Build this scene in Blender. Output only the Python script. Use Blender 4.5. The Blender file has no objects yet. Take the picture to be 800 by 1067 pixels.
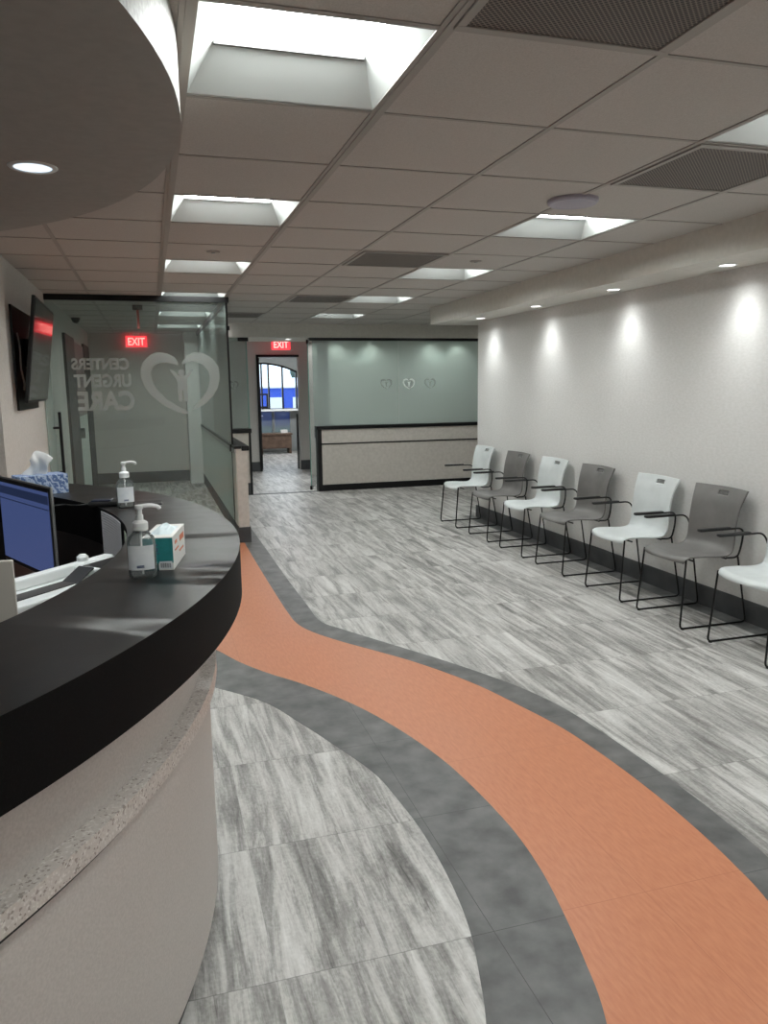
import bpy, bmesh, math, random
from mathutils import Vector, Matrix, noise
random.seed(7)
PI = math.pi
SC = bpy.context.scene
COL = SC.collection

# ------------------------------------------------------------------ camera
F, PITCH, YAW, ROLL, CAMZ = 805.2, -.1614, .289, -.0137, 1.47
def cam_matrix():
    cy, sy, cp, sp = math.cos(YAW), math.sin(YAW), math.cos(PITCH), math.sin(PITCH)
    fwd = Vector((sy*cp, cy*cp, sp)); right = Vector((cy, -sy, 0)); up = right.cross(fwd)
    c, s = math.cos(ROLL), math.sin(ROLL)
    r2 = c*right + s*up; u2 = -s*right + c*up
    m = Matrix((r2, u2, -fwd)).transposed().to_4x4()
    m.translation = Vector((0, 0, CAMZ))
    return m
cd = bpy.data.cameras.new('camera'); cam = bpy.data.objects.new('camera', cd); COL.objects.link(cam)
cd.sensor_fit = 'VERTICAL'; cd.sensor_height = 36; cd.lens = F/1067*36
cd.clip_start = .02; cd.clip_end = 200
cam.matrix_world = cam_matrix(); SC.camera = cam

# ------------------------------------------------------------------ exposure, world
SC.view_settings.view_transform = 'Standard'; SC.view_settings.look = 'None'
SC.view_settings.exposure = 0.33; SC.view_settings.gamma = 1; SC.view_settings.use_curve_mapping = False
W = bpy.data.worlds.new('world'); SC.world = W; W.use_nodes = True
W.node_tree.nodes['Background'].inputs[0].default_value = (.72, .86, 1, 1)
W.node_tree.nodes['Background'].inputs[1].default_value = 2.2
LENS_E, SPOT_E, DISC_E = 25.0, 14.5, 14.0      # ceiling lens emission, soffit spots (W), desk downlight

# ------------------------------------------------------------------ helpers
def S2L(c):
    c = c/255
    return c/12.92 if c <= .04045 else ((c+.055)/1.055)**2.4
def rgb(r, g, b): return (S2L(r), S2L(g), S2L(b), 1)

def mat(name, col=None, rough=.5, metal=0, emis=None, es=0, spec=.5, coat=0):
    m = bpy.data.materials.new(name); m.use_nodes = True
    p = m.node_tree.nodes['Principled BSDF']
    if col: p.inputs['Base Color'].default_value = col
    p.inputs['Roughness'].default_value = rough; p.inputs['Metallic'].default_value = metal
    p.inputs['Specular IOR Level'].default_value = spec
    p.inputs['Coat Weight'].default_value = coat
    if emis: p.inputs['Emission Color'].default_value = emis; p.inputs['Emission Strength'].default_value = es
    return m
def N(m, t, **k):
    n = m.node_tree.nodes.new(t)
    for a, v in k.items(): setattr(n, a, v)
    return n
def L(m, a, b): m.node_tree.links.new(a, b)
def PB(m): return m.node_tree.nodes['Principled BSDF']
def ramp(m, fac, stops):
    r = N(m, 'ShaderNodeValToRGB')
    e = r.color_ramp.elements
    e[0].position, e[0].color = stops[0]; e[1].position, e[1].color = stops[-1]
    for p, c in stops[1:-1]:
        x = e.new(p); x.color = c
    L(m, fac, r.inputs[0]); return r.outputs[0]
def noisy(name, c1, c2, scale, rough=.5, detail=6, lo=.35, hi=.65, bump=0, stretch=None, metal=0, spec=.5):
    m = mat(name, c1, rough, metal, spec=spec)
    g = N(m, 'ShaderNodeNewGeometry'); v = g.outputs['Position']
    if stretch:
        mp = N(m, 'ShaderNodeMapping'); mp.inputs['Scale'].default_value = stretch; L(m, v, mp.inputs[0]); v = mp.outputs[0]
    t = N(m, 'ShaderNodeTexNoise'); t.inputs['Scale'].default_value = scale; t.inputs['Detail'].default_value = detail
    L(m, v, t.inputs['Vector'])
    L(m, ramp(m, t.outputs[0], [(lo, c1), (hi, c2)]), PB(m).inputs['Base Color'])
    if bump:
        b = N(m, 'ShaderNodeBump'); b.inputs['Strength'].default_value = bump; b.inputs['Distance'].default_value = .002
        L(m, t.outputs[0], b.inputs['Height']); L(m, b.outputs[0], PB(m).inputs['Normal'])
    return m
def glass_mat(name, tint, rough=0.0, milky=0.0, ior=1.45):
    m = bpy.data.materials.new(name); m.use_nodes = True; nt = m.node_tree; nt.nodes.clear()
    o = N(m, 'ShaderNodeOutputMaterial'); tr = N(m, 'ShaderNodeBsdfTransparent'); gl = N(m, 'ShaderNodeBsdfGlossy')
    tr.inputs[0].default_value = tint; gl.inputs['Roughness'].default_value = rough
    fr = N(m, 'ShaderNodeFresnel'); fr.inputs[0].default_value = ior
    mx = N(m, 'ShaderNodeMixShader'); L(m, fr.outputs[0], mx.inputs[0]); L(m, tr.outputs[0], mx.inputs[1]); L(m, gl.outputs[0], mx.inputs[2])
    last = mx.outputs[0]
    if milky:
        df = N(m, 'ShaderNodeBsdfDiffuse'); df.inputs[0].default_value = (.62, .68, .66, 1)
        m2 = N(m, 'ShaderNodeMixShader'); m2.inputs[0].default_value = milky
        L(m, last, m2.inputs[1]); L(m, df.outputs[0], m2.inputs[2]); last = m2.outputs[0]
    L(m, last, o.inputs[0]); return m

OFF = {}
class MB:
    def __init__(self): self.bm = bmesh.new()
    def faces(self, verts, faces):
        vs = [self.bm.verts.new(v) for v in verts]
        for f in faces:
            try: self.bm.faces.new([vs[i] for i in f])
            except ValueError: pass
        return self
    def box(self, x0, y0, z0, x1, y1, z1, bev=0):
        b = bmesh.new(); bmesh.ops.create_cube(b, size=1)
        for v in b.verts: v.co = Vector(((x0+x1)/2+v.co.x*(x1-x0), (y0+y1)/2+v.co.y*(y1-y0), (z0+z1)/2+v.co.z*(z1-z0)))
        if bev: bmesh.ops.bevel(b, geom=b.edges[:], offset=bev, segments=2, affect='EDGES', profile=.5)
        return self._merge(b)
    def _merge(self, b, M=None):
        if M is not None: bmesh.ops.transform(b, matrix=M, verts=b.verts)
        me = bpy.data.meshes.new('tmp'); b.to_mesh(me); b.free(); self.bm.from_mesh(me); bpy.data.meshes.remove(me); return self
    def obox(self, c, ax, ay, az, sx, sy, sz, bev=0):      # oriented box about its centre
        b = bmesh.new(); bmesh.ops.create_cube(b, size=1)
        for v in b.verts: v.co = Vector((v.co.x*sx, v.co.y*sy, v.co.z*sz))
        if bev: bmesh.ops.bevel(b, geom=b.edges[:], offset=bev, segments=2, affect='EDGES', profile=.5)
        M = Matrix((Vector(ax), Vector(ay), Vector(az))).transposed().to_4x4(); M.translation = Vector(c)
        return self._merge(b, M)
    def ring(self, cx, cy, r0, r1, z0, z1, a0, a1, n=96):
        vs = []; fs = []
        for i in range(n+1):
            a = math.radians(a0+(a1-a0)*i/n); c, s = math.cos(a), math.sin(a)
            vs += [(cx+r0*c, cy+r0*s, z0), (cx+r1*c, cy+r1*s, z0), (cx+r1*c, cy+r1*s, z1), (cx+r0*c, cy+r0*s, z1)]
        for i in range(n):
            o = 4*i; p = o+4
            fs += [(o, p, p+1, o+1), (o+1, p+1, p+2, o+2), (o+2, p+2, p+3, o+3), (o+3, p+3, p, o)]
        fs += [(0, 1, 2, 3), (4*n+3, 4*n+2, 4*n+1, 4*n)]
        return self.faces(vs, fs)
    def prism(self, pts, z0, z1):                          # polygon in plan, any shape
        n = len(pts)
        return self.faces([(x, y, z0) for x, y in pts]+[(x, y, z1) for x, y in pts],
                          [tuple(range(n))[::-1], tuple(range(n, 2*n))]+[(i, (i+1) % n, n+(i+1) % n, n+i) for i in range(n)])
    def band(self, a, b, z0, z1):                          # strip between two equal-length plan polylines
        n = len(a); vs = []; fs = []
        for p, q in zip(a, b): vs += [(*p, z0), (*q, z0), (*q, z1), (*p, z1)]
        for i in range(n-1):
            o = 4*i; p = o+4
            fs += [(o, p, p+1, o+1), (o+1, p+1, p+2, o+2), (o+2, p+2, p+3, o+3), (o+3, p+3, p, o)]
        fs += [(0, 1, 2, 3), (4*n-1, 4*n-2, 4*n-3, 4*n-4)]
        return self.faces(vs, fs)
    def lathe(self, prof, c=(0, 0, 0), n=32, sy=1.0):
        vs = []; fs = []; k = len(prof)
        for i in range(n):
            a = 2*PI*i/n
            for r, z in prof: vs.append((c[0]+r*math.cos(a), c[1]+sy*r*math.sin(a), c[2]+z))
        for i in range(n):
            for j in range(k-1):
                fs.append((i*k+j, ((i+1) % n)*k+j, ((i+1) % n)*k+j+1, i*k+j+1))
        self.faces(vs, fs); bmesh.ops.remove_doubles(self.bm, verts=self.bm.verts, dist=1e-6); return self
    def tube(self, pts, r, fil=0, n=8, seg=5, closed=False):
        P = [Vector(p) for p in pts]
        if fil:
            Q = [P[0]] if not closed else []
            rng = range(1, len(P)-1) if not closed else range(len(P))
            for i in rng:
                a, b, c = P[i-1], P[i], P[(i+1) % len(P)]
                d1, d2 = (a-b), (c-b); f = min(fil, d1.length*.45, d2.length*.45)
                p1, p2 = b+d1.normalized()*f, b+d2.normalized()*f
                for t in range(seg+1):
                    t /= seg; Q.append((1-t)**2*p1+2*t*(1-t)*b+t*t*p2)
            if not closed: Q.append(P[-1])
            P = Q
        m = len(P); T = []
        for i in range(m):
            if closed: T.append((P[(i+1) % m]-P[i-1]).normalized())
            else: T.append((P[min(i+1, m-1)]-P[max(i-1, 0)]).normalized())
        u = T[0].orthogonal().normalized(); vs = []; fs = []
        for i in range(m):
            u = (u-T[i]*u.dot(T[i])); u = u.normalized() if u.length > 1e-6 else T[i].orthogonal().normalized()
            w = T[i].cross(u)
            for j in range(n):
                a = 2*PI*j/n; vs.append(P[i]+r*(math.cos(a)*u+math.sin(a)*w))
        for i in range(m if closed else m-1):
            for j in range(n):
                k = (i+1) % m
                fs.append((i*n+j, i*n+(j+1) % n, k*n+(j+1) % n, k*n+j))
        if not closed: fs += [tuple(range(n))[::-1], tuple(range((m-1)*n, m*n))]
        return self.faces(vs, fs)
    def build(self, name, m, parent=None, smooth=False, local=False, kind=None, label=None):
        bmesh.ops.recalc_face_normals(self.bm, faces=self.bm.faces)
        o = None
        if parent is not None: o = Vector(OFF.get(parent.name, (0, 0, 0)))
        if o is not None and not local: bmesh.ops.translate(self.bm, verts=self.bm.verts, vec=-o)
        if smooth:
            for f in self.bm.faces: f.smooth = True
            for e in self.bm.edges:
                if len(e.link_faces) == 2 and e.calc_face_angle(0) > math.radians(38): e.smooth = False
        me = bpy.data.meshes.new(name); self.bm.to_mesh(me); self.bm.free()
        for x in (m if isinstance(m, list) else [m]): me.materials.append(x)
        ob = bpy.data.objects.new(name, me); COL.objects.link(ob)
        if parent is not None: ob.parent = parent; OFF[ob.name] = tuple(o)
        if kind: ob['kind'] = kind
        if label: ob['label'] = label
        return ob
def thing(name, label, cat, loc=(0, 0, 0), rz=0, group=None):
    o = bpy.data.objects.new(name, None); COL.objects.link(o); o.empty_display_size = .05
    o.location = loc; o.rotation_euler = (0, 0, rz); o['label'] = label; o['category'] = cat
    if group: o['group'] = group
    OFF[o.name] = tuple(loc); return o
def tag(o, label, cat, group=None):
    o['label'] = label; o['category'] = cat
    if group: o['group'] = group
    return o
def struct(name, mb, m, smooth=False): return mb.build(name, m, smooth=smooth, kind='structure')
def dup(root, loc, label, group=None, swap=None):
    r = root.copy(); COL.objects.link(r); r.location = loc; r['label'] = label
    if group: r['group'] = group
    def rec(src, dst):
        for ch in list(src.children):
            c = ch.copy(); COL.objects.link(c); c.parent = dst
            if swap and ch.name.split('.')[0] in swap:
                c.data = ch.data.copy(); c.data.materials[0] = swap[ch.name.split('.')[0]]
            rec(ch, c)
    rec(root, r); return r
def crom(pts, n):                                            # Catmull-Rom through any-dimension points
    P = [Vector(p) for p in pts]; P = [2*P[0]-P[1]]+P+[2*P[-1]-P[-2]]; out = []
    segs = len(P)-3
    for k in range(n+1):
        t = k/n*segs; i = min(int(t), segs-1); t -= i
        a, b, c, d = P[i:i+4]
        out.append(.5*((2*b)+(c-a)*t+(2*a-5*b+4*c-d)*t*t+(3*b-a-3*c+d)*t**3))
    return out
def text_mesh(body, size, width=None, height=None, extrude=.001, bold=0):
    cu = bpy.data.curves.new('txt', 'FONT'); cu.body = body; cu.size = size; cu.extrude = extrude; cu.offset = bold
    o = bpy.data.objects.new('txt', cu); COL.objects.link(o)
    dg = bpy.context.evaluated_depsgraph_get(); dg.update()
    me = bpy.data.meshes.new_from_object(o.evaluated_get(dg))
    bpy.data.objects.remove(o); bpy.data.curves.remove(cu)
    xs = [v.co.x for v in me.vertices]; ys = [v.co.y for v in me.vertices]
    sx = width/(max(xs)-min(xs)) if width else 1; sy = height/(max(ys)-min(ys)) if height else sx
    if not width: sx = sy
    for v in me.vertices: v.co = Vector(((v.co.x-min(xs))*sx, (v.co.y-min(ys))*sy, v.co.z))
    b = bmesh.new(); b.from_mesh(me); bpy.data.meshes.remove(me); return b
def put_text(mb, body, origin, ax, ay, width=None, height=None, bold=0, extrude=.001):
    b = text_mesh(body, .1, width, height, extrude, bold)
    ax, ay = Vector(ax), Vector(ay); M = Matrix((ax, ay, ax.cross(ay))).transposed().to_4x4(); M.translation = Vector(origin)
    return mb._merge(b, M)

# ------------------------------------------------------------------ materials
M = {}
M['wall'] = noisy('wall_paint', rgb(196, 192, 186), rgb(206, 202, 197), 60, .75, bump=.15)
M['wallR'] = noisy('wall_vinyl', rgb(212, 211, 208), rgb(220, 219, 217), 35, .6, stretch=(1, 1, 2.2), bump=.1)
M['ceil'] = noisy('ceiling_tile', rgb(182, 179, 174), rgb(194, 191, 186), 220, .9, bump=.4)
M['tee'] = mat('ceiling_tee', rgb(158, 154, 148), .5)
M['void'] = mat('dark_void', rgb(30, 30, 30), .9)
M['soffit'] = noisy('soffit_paint', rgb(212, 210, 203), rgb(219, 217, 210), 30, .7)
M['disc'] = noisy('grey_soffit_paint', rgb(158, 157, 152), rgb(164, 163, 158), 30, .7)
M['fascia'] = noisy('fascia_vinyl', rgb(140, 140, 135), rgb(168, 168, 163), 80, .55, bump=.3)
M['base'] = noisy('baseboard_rubber', rgb(62, 64, 66), rgb(76, 78, 80), 6, .55)
M['black'] = mat('black_metal', rgb(20, 20, 21), .4, .3)
M['blackp'] = mat('black_plastic', rgb(22, 22, 23), .45)
M['white'] = mat('white_enamel', rgb(228, 231, 230), .4)
M['refl'] = mat('reflector_enamel', rgb(176, 180, 178), .5)
M['rail'] = mat('dark_lens_rail', rgb(70, 72, 72), .4)
M['lens'] = mat('light_lens', rgb(255, 255, 255), .4, emis=(.965, 1, .975, 1), es=LENS_E)
M['chw'] = noisy('white_chair_plastic', rgb(196, 201, 201), rgb(206, 211, 211), 8, .38)
M['chg'] = noisy('grey_chair_plastic', rgb(104, 102, 100), rgb(115, 113, 111), 8, .42)
M['lam'] = noisy('warm_grey_laminate', rgb(184, 177, 172), rgb(196, 189, 184), 180, .55)
M['panel'] = noisy('pale_laminate', rgb(196, 190, 182), rgb(206, 200, 192), 25, .5)
M['chrome'] = mat('brushed_metal', rgb(170, 172, 172), .3, .9)
M['glass'] = glass_mat('clear_glass', (.86, .91, .89, 1), .0, .05)
M['glassR'] = glass_mat('green_glass', (.82, .88, .86, 1), .0, .10)
def film(name, col, a):
    m = mat(name, col, .8); PB(m).inputs['Alpha'].default_value = a; return m
M['etch'] = film('etched_film', rgb(196, 203, 200), .5)
M['etch3'] = film('clear_etched_film', rgb(240, 246, 243), 1)
M['gedge'] = mat('glass_edge', rgb(120, 160, 150), .15)

def floor_mat():
    m = mat('wood_look_tile', rough=.42); g = N(m, 'ShaderNodeNewGeometry'); sx = N(m, 'ShaderNodeSeparateXYZ'); L(m, g.outputs['Position'], sx.inputs[0])
    def mth(op, a, b=None):
        n = N(m, 'ShaderNodeMath', operation=op)
        for i, v in enumerate((a, b)):
            if v is None: continue
            if hasattr(v, 'is_output'): L(m, v, n.inputs[i])
            else: n.inputs[i].default_value = v
        return n.outputs[0]
    T, PW = .585, .2925
    ry = mth('DIVIDE', mth('SUBTRACT', sx.outputs[1], 1.735-T*10), T); rx = mth('DIVIDE', mth('SUBTRACT', sx.outputs[0], .22-PW*20), PW)
    iy, ix = mth('FLOOR', ry), mth('FLOOR', rx)
    cv = N(m, 'ShaderNodeCombineXYZ'); L(m, ix, cv.inputs[0]); L(m, iy, cv.inputs[1])
    wn = N(m, 'ShaderNodeTexWhiteNoise', noise_dimensions='3D'); L(m, cv.outputs[0], wn.inputs['Vector'])
    off = N(m, 'ShaderNodeVectorMath', operation='SCALE'); off.inputs['Scale'].default_value = 9; L(m, wn.outputs['Color'], off.inputs[0])
    def streak(sxs, sys_, detail, dist):
        mp = N(m, 'ShaderNodeMapping'); mp.inputs['Scale'].default_value = (sxs, sys_, 1); L(m, g.outputs['Position'], mp.inputs[0])
        ad = N(m, 'ShaderNodeVectorMath', operation='ADD'); L(m, mp.outputs[0], ad.inputs[0]); L(m, off.outputs[0], ad.inputs[1])
        t = N(m, 'ShaderNodeTexNoise'); t.inputs['Scale'].default_value = 1; t.inputs['Detail'].default_value = detail; t.inputs['Roughness'].default_value = .62
        t.inputs['Distortion'].default_value = dist; L(m, ad.outputs[0], t.inputs['Vector']); return t.outputs[0]
    big = streak(14, 1.3, 6, .9); blot = streak(4.5, 2.2, 4, .3); fine = streak(95, 9, 6, 1.2); mid = streak(34, 2.6, 5, 1.2); spk = streak(90, 70, 3, 0)
    v = mth('ADD', mth('MULTIPLY', big, .62), mth('MULTIPLY', fine, .2)); v = mth('ADD', v, mth('MULTIPLY', spk, .14)); v = mth('ADD', v, mth('MULTIPLY', wn.outputs['Value'], .03)); v = mth('ADD', v, mth('MULTIPLY', mth('SUBTRACT', blot, .5), .16))
    c = ramp(m, v, [(.36, rgb(100, 98, 96)), (.455, rgb(146, 144, 141)), (.53, rgb(182, 180, 177)), (.64, rgb(210, 209, 206))])
    crack = ramp(m, mid, [(.30, (.38, .37, .36, 1)), (.37, (1, 1, 1, 1))])
    mx = N(m, 'ShaderNodeMix', data_type='RGBA', blend_type='MULTIPLY'); mx.inputs[0].default_value = .75; L(m, c, mx.inputs[6]); L(m, crack, mx.inputs[7])
    fy = mth('MINIMUM', mth('FRACT', ry), mth('SUBTRACT', 1, mth('FRACT', ry))); fx = mth('MINIMUM', mth('FRACT', rx), mth('SUBTRACT', 1, mth('FRACT', rx)))
    jy = mth('GREATER_THAN', fy, .0028); jx = mth('GREATER_THAN', fx, .003)
    j = mth('MULTIPLY', mth('ADD', mth('MULTIPLY', jy, .35), .65), mth('ADD', mth('MULTIPLY', jx, .22), .78))
    m3 = N(m, 'ShaderNodeMix', data_type='RGBA', blend_type='MULTIPLY'); m3.inputs[0].default_value = 1; L(m, mx.outputs[2], m3.inputs[6]); L(m, j, m3.inputs[7])
    L(m, m3.outputs[2], PB(m).inputs['Base Color']); return m
M['floor'] = floor_mat()
def tile_mat(name, c1, c2, scale, T, x0, y0, rough, joint, stretch=(1, 1, 1)):
    m = noisy(name, c1, c2, scale, rough, 8, .3, .7, stretch=stretch)
    col = PB(m).inputs['Base Color'].links[0].from_socket
    g = N(m, 'ShaderNodeNewGeometry'); s = N(m, 'ShaderNodeSeparateXYZ'); L(m, g.outputs['Position'], s.inputs[0])
    o = None
    for ax, z in ((0, x0), (1, y0)):
        a = N(m, 'ShaderNodeMath', operation='SUBTRACT'); L(m, s.outputs[ax], a.inputs[0]); a.inputs[1].default_value = z-T*20
        b = N(m, 'ShaderNodeMath', operation='MODULO'); L(m, a.outputs[0], b.inputs[0]); b.inputs[1].default_value = T
        c = N(m, 'ShaderNodeMath', operation='GREATER_THAN'); L(m, b.outputs[0], c.inputs[0]); c.inputs[1].default_value = .0022
        if o is None: o = c.outputs[0]
        else:
            d = N(m, 'ShaderNodeMath', operation='MULTIPLY'); L(m, o, d.inputs[0]); L(m, c.outputs[0], d.inputs[1]); o = d.outputs[0]
    mx = N(m, 'ShaderNodeMix', data_type='RGBA'); L(m, o, mx.inputs[0]); mx.inputs[6].default_value = joint; L(m, col, mx.inputs[7])
    L(m, mx.outputs[2], PB(m).inputs['Base Color']); return m
M['slate'] = tile_mat('slate_tile', rgb(70, 71, 71), rgb(112, 112, 111), 9, .59, .81, 2.322, .42, rgb(60, 60, 60))
M['orange'] = tile_mat('orange_tile', rgb(186, 116, 82), rgb(198, 130, 94), 30, .915, 1.3, 1.75, .4, rgb(176, 108, 76), (3, .6, 1))
def counter_mat():
    m = mat('black_speckled_counter', rough=.33, spec=.6); g = N(m, 'ShaderNodeNewGeometry')
    t = N(m, 'ShaderNodeTexNoise'); t.inputs['Scale'].default_value = 260; t.inputs['Detail'].default_value = 3; L(m, g.outputs['Position'], t.inputs['Vector'])
    L(m, ramp(m, t.outputs[0], [(.4, rgb(9, 9, 10)), (.62, rgb(15, 15, 16)), (.74, rgb(52, 54, 56))]), PB(m).inputs['Base Color'])
    t2 = N(m, 'ShaderNodeTexNoise'); t2.inputs['Scale'].default_value = 9; t2.inputs['Detail'].default_value = 5; L(m, g.outputs['Position'], t2.inputs['Vector'])
    r = N(m, 'ShaderNodeMapRange'); r.inputs[3].default_value = .25; r.inputs[4].default_value = .40; L(m, t2.outputs[0], r.inputs[0]); L(m, r.outputs[0], PB(m).inputs['Roughness'])
    return m
M['counter'] = counter_mat()
M['edge'] = noisy('black_edge_laminate', rgb(7, 7, 8), rgb(17, 17, 18), 260, .6, 3, .5, .75, spec=.10)
def terrazzo():
    m = mat('pale_terrazzo', rough=.35); g = N(m, 'ShaderNodeNewGeometry')
    t = N(m, 'ShaderNodeTexVoronoi'); t.inputs['Scale'].default_value = 240; L(m, g.outputs['Position'], t.inputs['Vector'])
    t2 = N(m, 'ShaderNodeTexNoise'); t2.inputs['Scale'].default_value = 120; t2.inputs['Detail'].default_value = 4; L(m, g.outputs['Position'], t2.inputs['Vector'])
    s = N(m, 'ShaderNodeSeparateColor'); L(m, t.outputs['Color'], s.inputs[0])
    a = N(m, 'ShaderNodeMath', operation='MULTIPLY'); L(m, s.outputs[0], a.inputs[0]); L(m, t2.outputs[0], a.inputs[1])
    L(m, ramp(m, a.outputs[0], [(.03, rgb(150, 140, 134)), (.07, rgb(192, 184, 178)), (.4, rgb(200, 193, 187)), (.5, rgb(216, 211, 206))]), PB(m).inputs['Base Color'])
    return m
M['terr'] = terrazzo()
def grille_mat():
    m = mat('perforated_grille', rough=.6); g = N(m, 'ShaderNodeNewGeometry')
    t = N(m, 'ShaderNodeTexVoronoi'); t.inputs['Scale'].default_value = 92; t.inputs['Randomness'].default_value = 0
    mp = N(m, 'ShaderNodeMapping'); mp.inputs['Rotation'].default_value = (0, 0, PI/4); mp.inputs['Scale'].default_value = (1, 1, 0)
    L(m, g.outputs['Position'], mp.inputs[0]); L(m, mp.outputs[0], t.inputs['Vector'])
    L(m, ramp(m, t.outputs['Distance'], [(.36, rgb(40, 36, 33)), (.46, rgb(128, 118, 110))]), PB(m).inputs['Base Color']); return m
M['grille'] = grille_mat()

# ------------------------------------------------------------------ setting
CZ, SZ = 2.33, 2.147            # ceiling, soffit underside
G = .61; GX0, GY0 = .1352, 1.913
gx = lambda i: GX0+G*(i-1)
gy = lambda k: GY0+G*k
WR, WRE = 3.46, 7.95            # right wall face and its far end
LW = -.86                       # left wall face
XB, YB = -4.2, -3.2             # far left / behind the camera
OX, OY = -1.83, 2.33            # centre of the curved desk

struct('floor', MB().box(XB, YB, -.1, 6.2, 19, 0), M['floor'])
# lights and grilles sit in whole grid cells
LIGHTS = [(1, k) for k in (-6, -3, 0, 3, 6, 9, 12, 15)]+[(4, k) for k in (-6, -3, 0, 3, 6, 9, 12)]+[(7, 12)]
GRILLES = [(2, -1), (4, 1), (3, 5), (3, 9), (2, 12)]
def ceiling():
    mb = MB(); holes = set(LIGHTS)
    for i in range(-7, 11):
        for k in range(-9, 27):
            if (i, k) in holes: continue
            x0, x1, y0, y1 = gx(i), gx(i+1), gy(k), gy(k+1)
            mb.faces([(x0, y0, CZ), (x1, y0, CZ), (x1, y1, CZ), (x0, y1, CZ)], [(0, 1, 2, 3)])
    bmesh.ops.remove_doubles(mb.bm, verts=mb.bm.verts, dist=1e-5)
    struct('ceiling', mb, M['ceil'])
ceiling()
tee = MB()
for i in range(-7, 12):
    w = .021 if i in (1, 2) else .011
    tee.box(gx(i)-w, gy(-9), CZ-.004, gx(i)+w, gy(27), CZ+.012)
    if i in (1, 2): tee.box(gx(i)-.006, gy(-9), CZ-.007, gx(i)+.006, gy(27), CZ)
for k in range(-9, 28): tee.box(gx(-7), gy(k)-.0075, CZ-.003, gx(11), gy(k)+.0075, CZ+.012)
struct('ceiling_grid', tee, M['tee'])
struct('light_block_slab', MB().box(XB-.3, YB-.3, 2.7, 6.6, 14.2, 2.8), M['void'])  # unseen slab added over the ceiling to stop sky light leaking in

struct('wall_right', MB().box(WR, YB, 0, WR+.2, WRE, CZ), M['wallR'])
struct('baseboard_right', MB().box(WR-.012, YB, 0, WR, WRE+.012, .135).box(WR, WRE, 0, WR+.2, WRE+.012, .135), M['base'])
struct('wall_left', MB().box(LW-.12, 5.14, 0, LW, 13, CZ+.02), M['wall'])
struct('wall_reception', MB().box(XB, 5.14, 0, LW-.12, 5.3, CZ+.02), M['wall'])
struct('wall_outer', MB().box(XB-.1, YB, 0, XB, 5.3, 2.7), M['wall'])
struct('wall_behind', MB().box(XB, YB-.1, 0, WR+.2, YB, 2.7), M['wall'])
struct('wall_hall', MB().box(LW, 12.9, 0, .78, 13.02, 2.7), M['wall'])
struct('wall_corner', MB().box(.55, 12.45, 0, .78, 12.9, CZ), M['wallR'])
struct('baseboard_hall', MB().box(LW, 12.885, 0, .55, 12.9, .17), M['base'])
wb = MB().box(.78, 13.8, 0, 1.82, 13.92, 2.7).box(2.55, 13.8, 0, 6.2, 13.92, 2.7).box(1.82, 13.8, 2.02, 2.55, 13.92, 2.7)
struct('wall_back', wb, M['wall'])
struct('wall_alcove', MB().box(2.95, 12.6, 0, 6.2, 12.72, 2.7).box(2.83, 12.6, 0, 2.95, 13.8, 2.7), M['wall'])
struct('wall_end', MB().box(6.2, 7, 0, 6.3, 19, 2.7).box(WR+.2, 7.0, 0, 6.2, 7.1, 2.7), M['wall'])
struct('baseboard_back', MB().box(1.2, 13.787, 0, 1.82, 13.8, .17).box(2.55, 13.787, 0, 2.83, 13.8, .17), M['base'])
# soffit above the chairs, header across the back, curved soffit over the desk
struct('trim_soffit', MB().box(3.08, YB, SZ, WR+.2, 8.42, CZ+.01), M['soffit'])
struct('trim_header', MB().box(.82, 10.75, SZ, 6.2, 11.75, CZ+.01), M['soffit'])
def disc_soffit():
    n = 160; cx, cy, r = -1.88, 2.27, 2.0; a0 = -140
    b = MB(); vs = []
    ring = [(cx+r*math.cos(2*PI*i/n), cy+r*math.sin(2*PI*i/n)) for i in range(n)]
    b.prism(ring, SZ, CZ+.005)
    o = struct('trim_curved_soffit', b, [M['disc'], M['fascia']], True)
    for p in o.data.polygons: p.material_index = 1 if abs(p.normal.z) < .5 else 0
disc_soffit()

# floor inlays: dark bands and orange path, traced in plan
A_ = [(-1.83, 4.93), (-.9, 4.74), (-.3, 4.33), (0, 4.03), (.22, 3.76), (.43, 3.5), (.55, 3.22), (.65, 2.95), (.74, 2.68), (.77, 2.46), (.785, 2.24), (.78, 2.0), (.755, 1.78), (.71, 1.6), (.65, 1.42), (.5, 1.08), (.2, .6), (-.3, .1), (-1.0, -.2)]
B_ = [(-1.83, 5.1), (-.86, 5.08), (-.2, 4.8), (.1, 4.55), (.26, 4.35), (.38, 4.08), (.5, 3.87), (.64, 3.67), (.77, 3.45), (.88, 3.21), (.97, 2.94), (1.03, 2.69), (1.06, 2.46), (1.075, 2.24), (1.075, 2.09), (1.06, 1.92), (1.03, 1.75), (.99, 1.57), (.93, 1.37), (.75, .98), (.42, .46), (-.15, -.1), (-1.0, -.5)]
C_ = [(.79, 7.55), (.785, 6.43), (.785, 5.5), (.79, 4.92), (.805, 4.66), (.86, 4.47), (.97, 4.26), (1.12, 4.03), (1.26, 3.81), (1.38, 3.58), (1.48, 3.34), (1.56, 3.06), (1.625, 2.79), (1.655, 2.5), (1.665, 2.24), (1.66, 2.01), (1.64, 1.79), (1.6, 1.58), (1.45, 1.15), (1.15, .6), (.6, -.1), (-.3, -.85)]
D_ = [(.945, 8.6), (.945, 7.16), (.94, 5.91), (.945, 5.05), (.955, 4.66), (1.05, 4.45), (1.175, 4.22), (1.31, 3.98), (1.44, 3.74), (1.555, 3.51), (1.665, 3.25), (1.735, 2.98), (1.765, 2.69), (1.78, 2.4), (1.785, 2.17), (1.78, 1.96), (1.765, 1.78), (1.72, 1.54), (1.57, 1.1), (1.27, .54), (.7, -.18), (-.2, -.95)]
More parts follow.
